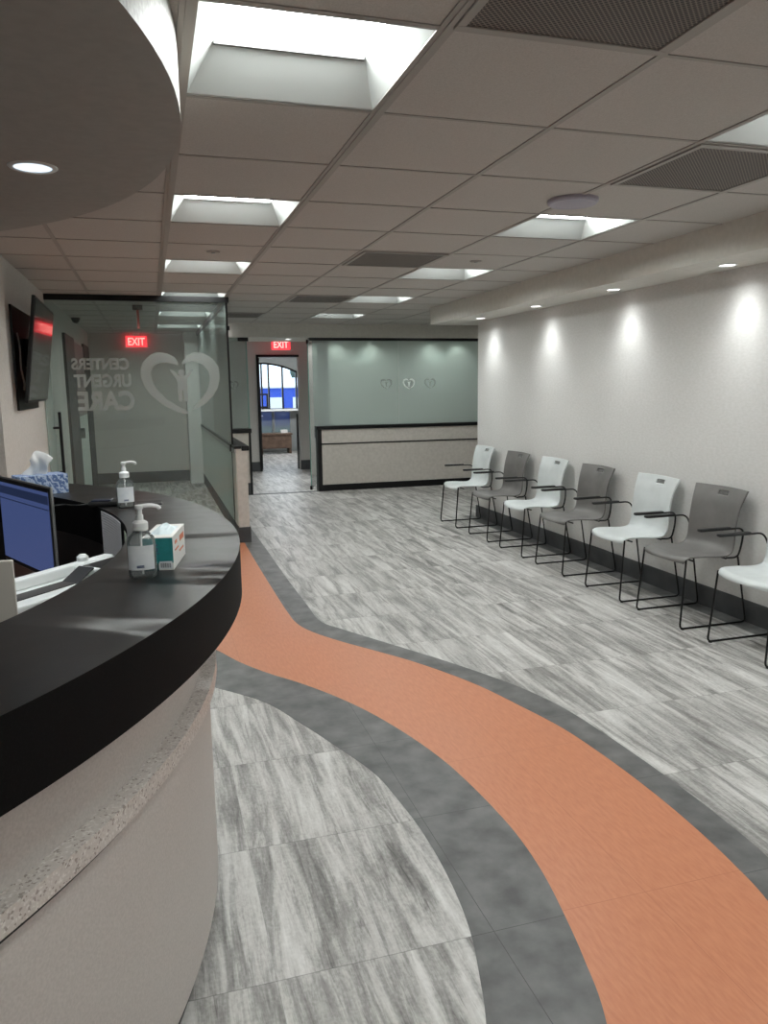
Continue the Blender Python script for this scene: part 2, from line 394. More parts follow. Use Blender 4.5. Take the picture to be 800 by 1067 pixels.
def resample(pts, n=260):
    c = crom([(x, y, 0) for x, y in pts], 600); d = [0]
    for i in range(1, len(c)): d.append(d[-1]+(c[i]-c[i-1]).length)
    out = []; j = 0
    for k in range(n+1):
        t = d[-1]*k/n
        while j < len(d)-2 and d[j+1] < t: j += 1
        f = (t-d[j])/max(d[j+1]-d[j], 1e-9); p = c[j].lerp(c[j+1], min(max(f, 0), 1)); out.append((p.x, p.y))
    return out
def strip(name, a, b, z, m): struct(name, MB().band(a, b, 0, z), m)
def curve(pts):                                              # denser along the polyline's own parameter, so partner curves pair up
    c = crom([(x, y, 0) for x, y in pts], 240); return [(p.x, p.y) for p in c]
strip('floor_inlay_dark_inner', resample(A_), resample(B_), .0012, M['slate'])
strip('floor_inlay_dark_outer', curve(C_), curve(D_), .0012, M['slate'])
org = curve(C_)[::-1]; orgB = [(LW, 7.5)]+[(LW, 5.3)]+resample(B_)[24:]
poly = [(x, y) for x, y in curve(C_)]+[(x, y) for x, y in resample(B_)[::-1][:-24]]+[(-.86, 5.3), (-.86, 7.55)]
mb = MB(); mb.prism(poly, 0, .0008); mb.bm.normal_update(); bmesh.ops.triangulate(mb.bm, faces=[f for f in mb.bm.faces if len(f.verts) > 4])
struct('floor_inlay_orange', mb, M['orange'])
struct('floor_border_right', MB().box(WR-.13, YB, 0, WR-.012, WRE+.1, .001), M['slate'])
struct('floor_threshold', MB().box(1.3, 10.73, 0, 2.22, 10.80, .004), M['base'])

# ------------------------------------------------------------------ ceiling fixtures
def make_light(label):
    t = thing('ceiling_light', label, 'ceiling light', (gx(1), gy(0), CZ))
    d = .085; e = .022; ix, n0, f0 = .09, .10, .185
    o = [(e, e), (G-e, e), (G-e, G-e), (e, G-e)]; q = [(ix, n0), (G-ix, n0), (G-ix, G-f0), (ix, G-f0)]
    mb = MB(); V = [(x, y, 0) for x, y in o]+[(x, y, d) for x, y in q]
    mb.faces(V, [(i, (i+1) % 4, 4+(i+1) % 4, 4+i) for i in range(4)])
    mb.faces([(0, 0, 0), (G, 0, 0), (G, G, 0), (0, G, 0)]+V[:4], [(i, (i+1) % 4, 4+(i+1) % 4, 4+i) for i in range(4)])
    mb.build('reflector', M['refl'], t, local=True)
    mb = MB().box(ix, n0, d, G-ix, G-f0, d+.006); mb.build('lens', M['lens'], t, local=True)
    for yy in (G-f0-.003, n0-.009): MB().box(ix, yy, d-.009, G-ix, yy+.010, d+.002).build('lens_rail', M['rail'], t, local=True)
    mb = MB().box(0.003, .003, d+.008, G-.003, G-.003, d+.05).build('housing', M['void'], t, local=True)
    return t
ORD = ['nearest', 'second', 'third', 'fourth', 'fifth', 'sixth']
lab = {(1, 0): 'large square recessed ceiling light overhead, beside the curved soffit, nearest of its row',
       (1, 3): 'recessed ceiling light just past the curved soffit edge, second in the row toward the glass',
       (1, 6): 'recessed ceiling light third in the row, just in front of the glass partition rail',
       (1, 9): 'recessed ceiling light showing as a thin slit right above the black glass rail',
       (1, 12): 'recessed ceiling light seen through the glass partition, nearer of the two behind it',
       (1, 15): 'recessed ceiling light seen through the glass partition, farthest one by the hall wall',
       (4, 0): 'recessed ceiling light cut off by the photo edge, next to the large dark grille',
       (4, 3): 'recessed ceiling light right beside the round ceiling speaker',
       (4, 6): 'recessed ceiling light touching the mid-ceiling grille, in the row by the chair soffit',
       (4, 9): 'recessed ceiling light second from the back header, row by the chair soffit',
       (4, 12): 'recessed ceiling light nearest the back header, row by the chair soffit',
       (7, 12): 'unseen recessed ceiling light added round the corner to brighten the back area',  # added out of view to light the back area
       (1, -3): 'unseen recessed ceiling light added behind the camera for foreground light, desk side',  # rows behind the camera, added to light the foreground
       (4, -3): 'unseen recessed ceiling light added behind the camera for foreground light, chair side',
       (1, -6): 'unseen recessed ceiling light added farthest behind the camera for more light, desk side',
       (4, -6): 'unseen recessed ceiling light added farthest behind the camera for more light, chair side'}
L0 = None
for (i, k) in LIGHTS:
    if L0 is None: L0 = make_light(lab[(i, k)]); L0['group'] = 'square recessed ceiling lights'; L0.location = (gx(i), gy(k), CZ)
    else: dup(L0, (gx(i), gy(k), CZ), lab[(i, k)])
glab = ['large dark perforated return air grille at the top edge of the photo', 'dark return air grille between the round ceiling speaker and the chair soffit',
        'dark return air grille in mid-ceiling, beside a recessed light and sprinkler', 'narrow-looking return air grille toward the back of the ceiling, second from the header',
        'farthest return air grille, in the ceiling right in front of the back header']
g0 = None
for (i, k), lb in zip(GRILLES, glab):
    loc = (gx(i), gy(k), CZ)
    if g0 is None:
        g0 = thing('return_grille', lb, 'air vent', loc, group='return air grilles in the ceiling')
        MB().box(.035, .035, -.006, G-.035, G-.035, -.002).build('perforated_panel', M['grille'], g0, local=True)
        mb = MB()
        for a in ((.012, .012, G-.012, .036), (.012, G-.036, G-.012, G-.012), (.012, .036, .036, G-.036), (G-.036, .036, G-.012, G-.036)):
            mb.box(a[0], a[1], -.01, a[2], a[3], -.001, .002)
        mb.build('frame', M['tee'], g0, local=True)
    else: dup(g0, loc, lb)
# recessed downlights
def spot(loc, e, size=1.25, blend=.75, rad=.03, tgt=(0, 0, -1), col=(.96, 1, .99)):
    ld = bpy.data.lights.new('spot_lamp', 'SPOT'); ld.energy = e; ld.spot_size = size; ld.spot_blend = blend; ld.shadow_soft_size = rad; ld.color = col
    o = bpy.data.objects.new('spot_lamp', ld); COL.objects.link(o); o.location = loc
    o.rotation_euler = Vector(tgt).to_track_quat('-Z', 'Y').to_euler(); return o
M['dl'] = mat('downlight_lens', rgb(250, 252, 255), .4, emis=(1, .98, .96, 1), es=4)
M['dlb'] = mat('cool_downlight_lens', rgb(235, 244, 255), .4, emis=(.75, .88, 1, 1), es=1.0)
def make_downlight(label, r=.055, m=None, group=None):
    t = thing('downlight', label, 'downlight', (0, 0, SZ), group=group)
    MB().lathe([(r*.8, 0), (r*.82, -.004), (r, -.004), (r*1.06, -.001), (r*1.06, 0)], n=40).build('trim_ring', M['white'], t, True, local=True)
    MB().lathe([(0, -.0015), (r*.8, -.0015), (r*.8, 0)], n=40).build('lens', m or M['dl'], t, True, local=True)
    return t
dls = [(3.3, 3.94, 'soffit downlight over the chairs, nearest the camera'), (3.3, 5.12, 'soffit downlight over the chairs, second from the camera'),
       (3.3, 6.32, 'soffit downlight over the chairs, third from the camera'), (3.3, 7.53, 'soffit downlight over the chairs, farthest, at the wall end'),
       (3.3, 2.74, 'soffit downlight over the chair row past the right edge of the photo'), (3.3, 1.5, 'soffit downlight over the wall near the entrance')]
d0 = None
for x, y, lb in dls:
    if d0 is None: d0 = make_downlight(lb, group='downlights along the chair soffit'); d0.location = (x, y, SZ)
    else: dup(d0, (x, y, SZ), lb)
    spot((x, y, SZ-.01), SPOT_E*.28, 2.4, .8, .04); spot((x, y, SZ-.01), SPOT_E*1.05, 1.7, 1.0, .04)
hd = [(1.93, 11.15, 'small downlight under the back header, above the glass doorway'), (2.93, 11.15, 'small downlight under the back header, over the left half of the frosted glass'), (4.05, 11.15, 'small downlight under the back header, over the right half of the frosted glass')]
h0 = None
for x, y, lb in hd:
    if h0 is None: h0 = make_downlight(lb, group='downlights under the back header'); h0.location = (x, y, SZ)
    else: dup(h0, (x, y, SZ), lb)
    spot((x, y, SZ-.01), 50, 2.4, .8)
for x in (2.96, 3.55, 4.6, 5.09): spot((x, 12.42, 2.29), 17, 2.0, .8)  # bare lamps added to throw scallops on the wall behind the glass
for x in (3.4, 4.8): spot((x, 11.9, 2.3), 22, 2.9, .5, .1)  # wide fill lamps added to brighten the alcove, no fixtures
cd_ = make_downlight('round cool white downlight in the curved soffit above the desk', .068, M['dlb']); cd_.location = (-.302, 2.706, SZ)
spot((-.302, 2.706, SZ-.01), DISC_E, 2.2, .9, .05, col=(.85, .93, 1))

for x, y, lb in ((-1.15, 3.25, 'unseen cool white downlight added in the curved soffit to light the tissue box end of the desk'), (-1.35, 1.75, 'unseen cool white downlight added in the curved soffit to light the work chair side of the desk')):  # out-of-view downlights added to brighten the inside of the desk
    dup(cd_, (x, y, SZ), lb); spot((x, y, SZ-.01), 26, 2.2, .9, .05, col=(.9, .95, 1))
t = thing('ceiling_speaker', 'round grey ceiling speaker disc between two ceiling tiles', 'ceiling speaker', (1.975, 3.43, CZ))
M['spk'] = mat('lilac_grey_plastic', rgb(168, 166, 180), .5)
MB().lathe([(.085, -.02), (.11, -.022), (.118, -.014), (.118, 0)], (0, 0, 0), 48).build('rim', M['spk'], t, True, local=True)
MB().lathe([(0, -.026), (.06, -.025), (.088, -.02)], (0, 0, 0), 48).build('cover', M['spk'], t, True, local=True)
sp0 = None
for x, y, lb in ((.44, 5.21, 'small ceiling sprinkler cap between the second and third lights before the glass'), (2.25, 5.22, 'small ceiling sprinkler cap beside the mid-room ceiling light')):
    if sp0 is None:
        sp0 = thing('sprinkler_cap', lb, 'sprinkler', (x, y, CZ), group='sprinkler caps in the ceiling')
        MB().lathe([(0, -.008), (.036, -.008), (.042, -.004), (.042, 0)], n=24).build('cover_plate', M['tee'], sp0, True, local=True)
        MB().lathe([(0, -.014), (.012, -.014), (.012, -.007)], n=16).build('nozzle', M['chrome'], sp0, True, local=True)
    else: dup(sp0, (x, y, CZ), lb)
t = thing('dome_camera', 'small black dome camera at the top of the left wall behind the glass', 'camera', (LW+.06, 10.2, CZ))
MB().lathe([(.05, 0), (.05, -.02), (.045, -.025)], n=20).build('mount', M['blackp'], t, True, local=True)
MB().lathe([(.042, -.025), (.038, -.045), (.02, -.06), (0, -.064)], n=20).build('dome', M['black'], t, True, local=True)

# ------------------------------------------------------------------ exit signs
M['red'] = mat('exit_sign_red', rgb(255, 60, 60), .5, emis=(1, .05, .07, 1), es=1.15)
M['redl'] = mat('exit_sign_letter', rgb(255, 170, 165), .5, emis=(1, .28, .25, 1), es=2.2)
def exit_sign(loc, label):
    t = thing('exit_sign', label, 'exit sign', loc); x, y, z = loc
    MB().box(x-.16, y-.02, z-.175, x+.16, y+.02, z-.0, .004).build('housing', M['red'], t)
    mb = MB(); put_text(mb, 'EXIT', (x-.125, y-.0215, z-.145), (1, 0, 0), (0, 0, 1), .25, .115, .002); mb.build('lettering', M['redl'], t)
    MB().box(x-.19, y-.03, z-.187, x+.19, y+.02, z-.175).build('bracket', M['white'], t)
    MB().box(x-.05, y-.012, z, x+.05, y+.012, z+.06).build('mount', M['white'], t)
    return t
exit_sign((-.15, 12.82, 2.29), 'red exit sign above the hall seen through the large glass partition')
exit_sign((2.19, 13.4, 2.28), 'red exit sign above the far doorway with daylight')
tb = thing('ceiling_bracket', 'small dark ceiling bracket with a hanging red strip behind the glass', 'fitting', (-.07, 8.6, CZ))  # dark bracket with a hanging red strip, purpose unknown
MB().box(-.12, 8.57, CZ-.05, -.02, 8.63, CZ, .006).build('bracket', mat('dark_red_plastic', rgb(70, 42, 42), .5), tb)
MB().box(-.082, 8.592, CZ-.24, -.058, 8.604, CZ-.02, .003).build('red_strip', mat('red_strip', rgb(205, 80, 70), .5), tb)

# ------------------------------------------------------------------ front glass partition
GYF = 7.7; GXR = .75
gp = thing('glass_partition', 'tall clear glass partition with black top rail, heart emblem and mirrored lettering, behind the desk', 'glass partition', (GXR, GYF, 0))
MB().box(LW+.002, GYF-.005, .01, GXR-.01, GYF+.005, CZ-.05).build('front_panel', M['glass'], gp)
MB().box(GXR-.005, GYF+.01, .93, GXR+.005, 12.45, CZ-.05).build('return_panel', M['glassR'], gp)
MB().box(LW+.001, GYF-.02, CZ-.055, GXR+.02, GYF+.02, CZ-.004).build('front_rail', M['black'], gp)
MB().box(GXR-.02, GYF+.02, CZ-.055, GXR+.02, 12.45, CZ-.004).build('return_rail', M['black'], gp)
MB().box(GXR-.012, GYF-.012, .02, GXR+.006, GYF+.008, CZ-.05).build('corner_post', M['black'], gp)
MB().box(GXR-.03, GYF-.025, .86, GXR+.03, GYF+.025, .93).build('clamp', M['black'], gp)
mb = MB(); yy = GYF-.0065
for body, xr, w, z, h in (('CENTERS', -.170, .50, 1.655, .105), ('URGENT', -.158, .50, 1.495, .12), ('CARE', -.140, .50, 1.28, .18)):
    put_text(mb, body, (xr, yy, z), (-1, 0, 0), (0, 0, 1), w, h, .0035, .0006)
mb.build('lettering', M['etch'], gp, label='frosted lettering on the glass, read mirrored')
def emblem_polys():                                           # unit: tracing pixels /5, x right, y up from the emblem's foot
    Lo = [(470, 250), (452, 217), (412, 198), (370, 195), (330, 207), (298, 235), (279, 275), (277, 320), (292, 370), (326, 420), (380, 468), (440, 502), (500, 522)]
    Li = [(512, 508), (465, 482), (400, 438), (355, 390), (332, 340), (328, 300), (342, 268), (370, 250), (408, 246), (440, 252), (468, 262)]
    Ro = [(490, 252), (512, 214), (550, 196), (600, 197), (648, 224), (680, 270), (685, 330), (670, 385), (640, 430), (602, 465), (562, 488), (528, 498)]
    Ri = [(545, 475), (590, 432), (620, 385), (632, 335), (625, 292), (598, 260), (560, 242), (522, 244), (492, 258)]
    H = [(485+17*math.cos(a), 301+17*math.sin(a)) for a in [2*PI*i/20 for i in range(20)]]
    Bd = [(424, 281), (440, 289), (468, 316), (502, 316), (533, 284), (547, 287), (513, 335), (511, 452), (493, 452), (491, 392), (484, 392), (482, 452), (464, 452), (460, 340)]
    return [Lo+Li, Ro+Ri, H, Bd]
def emblem(mb, cx, cz, width, y, th=.0008):
    s = width/410
    for p in emblem_polys():
        q = [(cx+(a-480)*s, cz-(b-358)*s) for a, b in p]; n = len(q)
        mb.faces([(x, y, z) for x, z in q]+[(x, y-th, z) for x, z in q],
                 [tuple(range(n)), tuple(range(n, 2*n))]+[(i, (i+1) % n, n+(i+1) % n, n+i) for i in range(n)])
    mb.bm.normal_update(); bmesh.ops.triangulate(mb.bm, faces=[f for f in mb.bm.faces if len(f.verts) > 4]); return mb
emblem(MB(), .292, 1.52, .73, GYF-.0055).build('heart_emblem', M['etch'], gp, label='frosted heart emblem with a small figure, arms raised')

# half wall under the return glass
hw = thing('half_wall', 'low pale half wall running back from the desk under the side glass, dark cap on top', 'half wall', (.81, 7.4, 0))
MB().box(.75, 7.4, .15, .85, 12.45, .90).build('body', M['panel'], hw)
MB().box(.742, 7.39, 0, .858, 12.45, .15).build('baseboard', M['base'], hw)
MB().box(.735, 7.43, .90, .80, 12.45, .925).box(.80, 7.38, .885, .87, 12.45, .93, .004).build('cap', M['black'], hw)
MB().box(.733, 7.40, .86, .75, 12.45, .90).build('edge_strip', M['chrome'], hw)
MB().box(.743, 7.42, .16, .749, 12.44, .855).build('glass_cladding', mat('pale_green_glass', rgb(212, 222, 216), .45), hw)

# ------------------------------------------------------------------ left wall: screen, doors
M['screen'] = mat('dark_screen', rgb(30, 30, 30), .06, spec=.4)
tv = thing('wall_television', 'dark flat wall television tilted down on the left wall above the tissue box', 'television', (LW, 6.2, 1.7))
MB().box(LW, 5.74, 1.34, LW+.015, 6.7, 2.04, .003).build('mount_panel', M['blackp'], tv)
tl = math.radians(8.0); ya = math.radians(-1.1)
nrm = Vector((math.cos(tl)*math.cos(ya), -math.sin(ya), -math.sin(tl))); hor = Vector((math.sin(ya), math.cos(ya), 0)); up = nrm.cross(hor)
cen = Vector((-.735, 6.22, 1.738))
MB().obox(cen-nrm*.011, nrm, hor, up, .022, 1.23, .70, .004).build('housing', M['blackp'], tv)
scr = MB().obox(cen+nrm*.0015, nrm, hor, up, .003, 1.20, .665).build('screen', M['screen'], tv)
MB().obox((-.82, 6.2, 1.74), (1, 0, 0), (0, 1, 0), (0, 0, 1), .11, .12, .2, .01).build('bracket_arm', M['black'], tv)
MB().tube([(LW+.022, 5.86, 1.86), (LW+.022, 5.92, 1.78), (LW+.022, 5.9, 1.62), (LW+.022, 6.0, 1.52), (LW+.022, 5.96, 1.48)], .006, .02).build('cable', M['white'], tv, True)

gd = thing('glass_door', 'clear glass door leaf with long black pull handle against the left wall', 'glass door', (LW+.02, 7.72, 0))
MB().box(LW+.004, 7.16, .01, LW+.014, 7.66, 2.2).build('door_glass', mat('seafoam_glass', rgb(168, 184, 178), .12), gd)
mb = MB().tube([(LW+.075, 7.52, .62), (LW+.075, 7.52, 1.28)], .014, n=12)
for z in (.74, 1.14): mb.tube([(LW+.01, 7.52, z), (LW+.075, 7.52, z)], .011, n=10)
mb.build('pull_handle', M['black'], gd, True)
def side_door(y0, y1, label, name='door_1'):
    pass
M['dframe'] = mat('dark_door_frame', rgb(52, 50, 50), .5)
o = struct('door_1', MB().box(LW, 9.05, 0, LW+.03, 10.1, 2.08), M['dframe'])
MB().box(LW+.03, 10.1-.12, .9, LW+.09, 10.1-.09, 1.02).build('door_handle', M['chrome'], o)
struct('door_2', MB().box(LW, 10.2, 0, LW+.02, 11.5, 1.15), mat('pale_door_panel', rgb(196, 204, 198), .4))
struct('trim_1', MB().box(LW, 10.2, 1.15, LW+.02, 11.5, 2.05), mat('mauve_panel', rgb(120, 104, 104), .4))
struct('trim_2', MB().box(LW, 11.55, 0, LW+.03, 12.5, 2.1), M['dframe'])

# ------------------------------------------------------------------ back: counters, glass, door, doorway
YBK = 10.75
bc = thing('counter_wall', 'long pale back counter front with black trim under frosted green glass', 'counter', (3.6, YBK, 0))
MB().box(2.29, YBK, .09, 5.6, YBK+.12, .875).build('front_panel', M['panel'], bc)
MB().box(2.22, YBK-.02, .875, 5.6, YBK+.14, .925, .004).build('cap', M['black'], bc)
MB().box(2.23, YBK-.012, 0, 2.29, YBK+.125, .875).build('end_trim', M['black'], bc)
MB().box(2.29, YBK-.008, 0, 5.6, YBK+.12, .09).build('base', M['black'], bc)
MB().box(2.29, YBK-.006, .662, 5.6, YBK, .68).build('trim_line', M['black'], bc)
M['glassB'] = glass_mat('milky_green_glass', (.74, .83, .80, 1), .0, .42)
for x0, x1 in ((2.2, 3.46), (3.465, 5.6)): MB().box(x0, YBK+.05, .925, x1, YBK+.06, SZ-.04).build('glass_panel', M['glassB'], bc)
MB().box(2.15, YBK+.02, SZ-.04, 5.6, YBK+.09, SZ-.001).build('top_rail', M['black'], bc)
mb = MB(); emblem(mb, 3.614, 1.50, .19, YBK+.0495); mb.build('heart_emblem', M['etch3'], bc, label='small white frosted heart emblem')
M['faint_heart'] = film('faint_heart_film', rgb(190, 200, 196), .35)
for x in (3.27, 3.94): emblem(MB(), x, 1.50, .18, YBK+.0495).build('heart_emblem', M['faint_heart'], bc, label='faint painted reflection of the heart emblem')  # ghost hearts painted on the glass as reflections of the white one
lc = thing('counter_stub', 'short pale counter end with black cap beside the glass doorway, behind the half wall', 'counter', (1.1, YBK, 0))
MB().box(.86, YBK, .17, 1.27, YBK+.12, .86).build('front_panel', M['panel'], lc)
MB().box(.86, YBK-.02, .86, 1.31, YBK+.14, .92, .004).build('cap', M['black'], lc)
MB().box(1.27, YBK-.008, 0, 1.30, YBK+.125, .86).build('end_trim', M['black'], lc)
MB().box(.86, YBK-.012, 0, 1.27, YBK+.12, .17).build('base', M['base'], lc)
MB().box(.86, YBK+.05, .92, 1.29, YBK+.06, SZ-.002).build('glass_panel', M['glassR'], lc)
MB().box(1.285, YBK+.045, .92, 1.30, YBK+.065, SZ-.002).build('glass_edge', M['gedge'], lc)
MB().box(1.18, YBK+.03, SZ-.05, 1.32, YBK+.08, SZ-.001).build('patch_fitting', M['black'], lc)
emblem(MB(), 1.10, 1.51, .14, YBK+.0495).build('heart_emblem', M['faint_heart'], lc)
dl = thing('glass_door', 'open frameless glass door with black pull bars at the back counter corner', 'glass door', (2.17, YBK+.22, 0))
a = math.radians(70); ax = Vector((math.cos(a), math.sin(a), 0)); ay = Vector((-math.sin(a), math.cos(a), 0)); hp = Vector((2.17, YBK+.22, 0))
MB().obox(hp+ax*.43+Vector((0, 0, 1.06)), ax, ay, (0, 0, 1), .86, .01, 2.08).build('door_glass', M['glassR'], dl)
MB().obox(hp+Vector((0, 0, 1.06)), ax, ay, (0, 0, 1), .012, .014, 2.08).build('glass_edge', M['gedge'], dl)
for z in (.03, 2.10): MB().obox(hp+ax*.03+Vector((0, 0, z)), ax, ay, (0, 0, 1), .12, .03, .06, .004).build('hinge', M['black'], dl)
mb = MB()
for s in (-.05, .05):
    c = hp+ax*.78+ay*s; mb.tube([c+Vector((0, 0, .7)), c+Vector((0, 0, 1.28))], .014, n=12)
for z in (.82, 1.1): mb.tube([hp+ax*.78-ay*.05+Vector((0, 0, z)), hp+ax*.78+ay*.05+Vector((0, 0, z))], .011, n=10)
mb.build('pull_handle', M['black'], dl, True)
wsp = thing('wall_spotlight', 'small white accent fixture under the header end by the glass corner', 'light', (.9, 10.68, SZ))
MB().box(.86, 10.6, 2.23, 1.06, 10.7, 2.28).build('mount', M['black'], wsp)
MB().lathe([(0, -.03), (.05, -.02), (.055, .02), (.03, .05), (0, .05)], (.95, 10.66, 2.18), 20).build('head', M['dl'], wsp, True)

# doorway and the entry lobby beyond it
struct('door_frame', MB().box(1.81, 13.77, 0, 1.85, 13.95, 2.04).box(1.81, 13.77, 2.0, 2.56, 13.95, 2.04), M['black'])
do = thing('entry_door', 'dark door leaf standing open along the left of the far doorway', 'door', (1.86, 13.95, 0))
MB().obox((1.90, 14.35, 1.0), (.09, .996, 0), (-.996, .09, 0), (0, 0, 1), .8, .045, 1.98, .003).build('leaf', M['blackp'], do)
MB().tube([(1.97, 14.6, .95), (2.0, 14.6, .95), (2.0, 14.66, .95)], .01, .01).build('handle', M['chrome'], do, True)
struct('wall_lobby', MB().box(.4, 13.92, 0, .5, 18.2, 2.7).box(3.9, 13.92, 0, 4.0, 18.2, 2.7), M['wall'])
struct('ceiling_lobby', MB().box(.4, 13.92, 2.5, 4.0, 18.3, 2.6), M['ceil'])
YS = 18.0
sf = mat('storefront_grey', rgb(128, 132, 132), .5)
struct('wall_storefront', MB().box(.5, YS, 0, 2.05, YS+.1, 2.5).box(3.35, YS, 0, 3.9, YS+.1, 2.5).box(2.05, YS, 2.42, 3.35, YS+.1, 2.5), sf)
st = thing('arched_window_door', 'grey storefront door unit with black arched window panes letting in daylight', 'storefront', (2.7, YS, 0))
# lower panels
MB().box(2.05, YS, 0, 3.35, YS+.06, .18).box(2.05, YS, .92, 3.35, YS+.06, 1.0).box(3.1, YS, .18, 3.35, YS+.06, .92).box(2.05, YS, .18, 2.3, YS+.06, .92).box(2.68, YS, .18, 2.74, YS+.06, .92).build('lower_frame', sf, st)
for x0, x1 in ((2.3, 2.68), (2.74, 3.1)): MB().box(x0, YS+.025, .18, x1, YS+.035, .92).build('lower_pane', glass_mat('dusky_glass_%d' % int(x0*100), (.35, .42, .42, 1), .05, .2), st)
arch = lambda x: 2.07-.14*((x-2.45)/.7)**2 if x > 2.45 else 2.07
xs = [2.05+1.30*i/40 for i in range(41)]
mb = MB()
for i in range(40):
    x0, x1 = xs[i], xs[i+1]
    mb.faces([(x0, YS, arch(x0)-.05), (x1, YS, arch(x1)-.05), (x1, YS, 2.42), (x0, YS, 2.42), (x0, YS+.06, arch(x0)-.05), (x1, YS+.06, arch(x1)-.05), (x1, YS+.06, 2.42), (x0, YS+.06, 2.42)],
             [(0, 1, 2, 3), (4, 5, 6, 7), (0, 1, 5, 4), (2, 3, 7, 6), (0, 3, 7, 4), (1, 2, 6, 5)])
mb.build('arched_header', sf, st)
mb = MB().tube([(x, YS-.005, arch(x)-.05) for x in xs], .022, n=8)
mb.build('arch_trim', M['black'], st, True)
for x in (2.09, 2.47, 2.63, 2.95, 3.27): MB().box(x-.018, YS-.012, .98, x+.018, YS+.05, arch(x)-.05).build('mullion', M['black'], st)
MB().box(2.05, YS+.02, 1.0, 3.35, YS+.03, 2.1).build('window_pane', glass_mat('window_glass', (.93, .96, .98, 1)), st)
MB().box(2.05, YS-.24, .94, 3.35, YS, .98).build('sill', M['white'], st)
cr = thing('brown_crate', 'low brown wooden crate below the arched window', 'crate', (2.65, 17.5, 0))
bw = noisy('brown_wood', rgb(84, 66, 54), rgb(104, 84, 70), 12, .6)
MB().box(2.3, 17.3, .12, 3.0, 17.65, .42, .01).build('body', bw, cr); MB().box(2.28, 17.28, .42, 3.02, 17.67, .46, .005).build('lid', bw, cr)
for x in (2.33, 2.97): MB().box(x-.025, 17.32, 0, x+.025, 17.63, .12).build('foot', bw, cr)
M['paper'] = mat('white_paper', rgb(225, 225, 222), .7)
MB_ = MB().box(2.78, 17.4, .46, 2.93, 17.52, .53, .003); tag(MB_.build('paper_stack', M['paper']), 'small white stack of papers on the brown crate', 'papers')
mb = MB()
mb.box(2.1, YS-.03, 1.0, 2.6, YS-.012, 1.05).box(2.1, YS-.03, 1.3, 2.6, YS-.012, 1.34)
for x in (2.1, 2.33, 2.56): mb.box(x, YS-.03, 1.05, x+.04, YS-.012, 1.3)
mb.build('dark_shelf', M['black'], st)  # dark shelf boards and uprights in front of the lower left panes
pl = thing('amber_pendant_lamp', 'amber oval lamp at the top left of the far doorway', 'lamp', (2.1, 15.5, 2.5))
am = mat('amber_shade', rgb(206, 140, 60), .4, emis=(1, .5, .15, 1), es=.6)
MB().lathe([(0, 0), (.16, -.01), (.2, -.06), (.16, -.12), (0, -.13)], (2.16, 15.5, 2.34), 24).build('shade', am, pl, True)
MB().tube([(2.16, 15.5, 2.34), (2.16, 15.5, 2.5)], .008).build('stem', M['black'], pl)
pn = thing('purple_banner', 'dark purple pennant hanging at the top left corner of the far doorway', 'banner', (1.97, 15.2, 2.2))
MB().faces([(1.9, 15.2, 2.4), (2.13, 15.2, 2.4), (1.95, 15.2, 1.95), (1.9, 15.212, 2.4), (2.13, 15.212, 2.4), (1.95, 15.212, 1.95)], [(0, 1, 2), (3, 4, 5), (0, 1, 4, 3), (1, 2, 5, 4), (2, 0, 3, 5)]).build('cloth', mat('purple_cloth', rgb(52, 44, 96), .7), pn)
MB().tube([(1.88, 15.206, 2.41), (2.16, 15.206, 2.41)], .008).build('rod', M['black'], pn)
lob = thing('strip_light', 'long white strip light hanging beyond the far doorway', 'ceiling light', (2.5, 16.3, 2.5))
MB().box(1.9, 16.2, 2.11, 3.6, 16.4, 2.17).build('diffuser', mat('strip_diffuser', rgb(250, 252, 255), .4, emis=(.95, .98, 1, 1), es=30), lob)
MB().box(1.88, 16.18, 2.17, 3.62, 16.42, 2.20).build('housing', M['white'], lob)
for x in (2.0, 3.5): MB().tube([(x, 16.3, 2.2), (x, 16.3, 2.499)], .006).build('hanger', M['chrome'], lob)
ra = thing('black_side_panel', 'low black panel leaning at the right side of the far doorway', 'panel', (2.53, 13.97, 0))
MB().box(2.525, 13.93, .0, 2.548, 14.02, 1.0, .005).build('board', M['blackp'], ra)
# street outside
struct('street_outside', MB().box(-8, 18.3, -.3, 16, 60, -.2), mat('pavement', rgb(150, 150, 148), .9))
bl = thing('blue_building', 'bright blue building across the street through the arched window', 'building', (5.5, 34, 0))
blu = mat('blue_render', rgb(48, 84, 190), .7)
MB().box(4.2, 34, -.2, 9, 38, 1.45).build('wall', blu, bl); MB().box(4.1, 33.9, 1.45, 9.1, 38.1, 1.52).build('roof', M['white'], bl)
for x in (5.0, 6.0, 7.0): MB().box(x, 33.95, .5, x+.6, 34.0, 1.05).build('window', M['white'], bl)
tr = thing('dark_tree', 'dark street tree behind the right window pane', 'tree', (7.4, 40, 0))
mb = MB(); b = bmesh.new(); bmesh.ops.create_icosphere(b, subdivisions=4, radius=1.3)
for v in b.verts: v.co = v.co+v.co.normalized()*noise.noise(v.co*1.7)*.6+Vector((8.0, 40, 3.2))
mb._merge(b).build('crown', noisy('leaf_green', rgb(60, 80, 70), rgb(90, 112, 98), 3, .8), tr, True)
MB().tube([(8.0, 40, -.2), (8.0, 40, 2.4)], .16, n=10).build('trunk', bw, tr, True)

